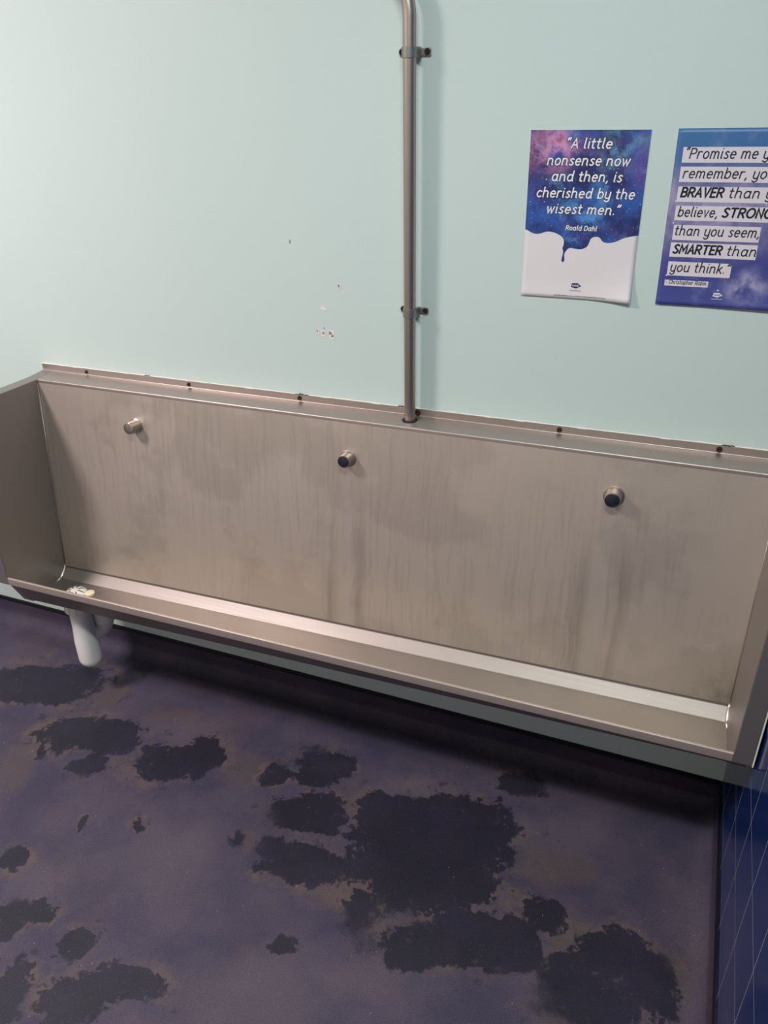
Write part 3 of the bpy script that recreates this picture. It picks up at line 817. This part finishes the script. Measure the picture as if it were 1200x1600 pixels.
for body, x0, x1, b, xh, w in (('\u201cA little', 67.3, 146.8, -30.8, 11.4, 2.5), ('nonsense now', 32.8, 181.3, -58.8, 11.6, 2.5), ('and then, is', 43.6, 170.8, -85.6, 11.6, 2.5),
                           ('cherished by the', 17.8, 195.5, -114.0, 11.6, 2.5), ('wisest men.\u201d', 39.2, 174.5, -141.7, 11.6, 2.5), ('Roald Dahl', 76.5, 134.8, -170.6, 5.9, 1.5)):
    text_strokes(body, x0*mm, x1*mm, b*mm, xh*mm, w*mm, 1, .00120, P1, M['ink_dark'], 'lettering_outline', .17, (.9 if xh > 8 else .6)*mm)
    text_strokes(body, x0*mm, x1*mm, b*mm, xh*mm, w*mm, 1, .00130, P1, M['ink_white'], 'lettering', .17)
def dot(x, z, r, mat, parent, kind, lay, name, k=12, sx=1.):
    poly_fill(name, [((x + r*sx*math.cos(2*math.pi*i/k))*mm, (z + r*math.sin(2*math.pi*i/k))*mm) for i in range(k)], mat, parent, kind, lay)
dot(33.8, -82.5, 1.1, M['ink_white'], P1, 1, .0013, 'ink_speck')
def cloud_logo(cx, cz, w, h, mat, ink, parent, kind):
    pts = []
    for i in range(40):
        a = 2*math.pi*i/40
        r = 1 + .10*math.cos(5*a + .6) + .05*math.cos(3*a)
        pts.append(((cx + w/2*r*math.cos(a)*.9)*mm, (cz + h/2*r*math.sin(a)*.9)*mm))
    poly_fill('logo', pts, mat, parent, kind, .00125)
    text_strokes('twinkl', (cx - w*.32)*mm, (cx + w*.32)*mm, (cz - h*.16)*mm, h*.24*mm, .55*mm, kind, .00135, parent, ink, 'logo_lettering', .1)
cloud_logo(105, -271.8, 19.5, 11, M['ink_navy'], M['ink_white'], P1, 1)
text_strokes('www.twinkl.co.uk', 94.6*mm, 115.5*mm, -282.3*mm, 1.4*mm, .35*mm, 1, .00125, P1, M['ink_dark'], 'small_print', .0)
def tiny_line(x0, x1, z, parent, kind, seed):
    r = random.Random(seed); x = x0; v = []; f = []
    while x < x1:
        w = r.uniform(.5, 1.6); h = r.uniform(.7, 1.3)
        i = len(v)
        v += [(x*mm, (z - h/2)*mm), ((x + w)*mm, (z - h/2)*mm), ((x + w)*mm, (z + h/2)*mm), (x*mm, (z + h/2)*mm)]; f.append((i, i+1, i+2, i+3))
        x += w + r.choice([.25, .3, .35, 1.1])
    bent('small_print', v, f, M['ink_dark'], parent, kind, .00125)
tiny_line(65.5, 163, -291.8, P1, 1, 5)

P2 = empty('poster', (.2540, 0, FLOOR + .0033)); P2.rotation_euler = (0, -.0135, 0)
tag(P2, 'lilac and blue sky poster with dark lettering on pale strips, cut by the right edge', 'poster')
poster_sheet(P2, 2, M['nebula'])
rows = [  # box left, top, right, bottom ; pieces of text (body, x0, x1, bold) ; baseline, size
    (11.9, -28.9, 196, -53.5, [('\u201cPromise me you\u2019ll', 17.6, 190, 0)], -47.7, 21),
    (11.9, -59.8, 196, -84.6, [('remember, you\u2019re', 16.6, 190, 0)], -79.0, 21),
    (12.3, -91.8, 199, -117.1, [('BRAVER', 17.1, 89, 1), ('than you', 97, 193, 0)], -109.9, 21),
    (12.8, -123.5, 203, -148.1, [('believe,', 17.3, 83, 0), ('STRONGER', 90.5, 195, 1)], -142.3, 21),
    (13.9, -155.9, 157.5, -181.6, [('than you seem,', 17.0, 156.5, 0)], -174.0, 21),
    (13.0, -186.0, 157.8, -211.1, [('SMARTER', 17.3, 102, 1), ('than', 109.5, 157, 0)], -206, 21),
    (13.2, -219.4, 121, -244.4, [('you think.\u201d', 17.2, 121.0, 0)], -237.7, 21),
    (11.3, -252.3, 87, -263.0, [('- Christopher Robin', 13.7, 83.7, 0)], -259.8, 8.5)]
for (l, t, r, b, tx, base, sz) in rows:
    v, f = grid(l*mm, r*mm, b*mm, t*mm, 10, 6)
    bent('text_strip', v, f, M['lilac'], P2, 2, .00112)
    for (body, x0, x1, bo) in tx:
        xh, w = (11.2, 3.2) if bo else (11.4, 2.05)
        if sz < 10: xh, w = 5.0, 1.0
        text_strokes(body, x0*mm, x1*mm, base*mm, xh*mm, w*mm, 2, .00135, P2, M['ink_dark'], 'lettering', .17)
cloud_logo(105.3, -275.2, 17, 9, M['lilac'], M['ink_navy'], P2, 2)
text_strokes('www.twinkl.co.uk', 96.5*mm, 114.4*mm, -283.2*mm, 1.3*mm, .35*mm, 2, .00125, P2, M['lilac'], 'small_print', .0)
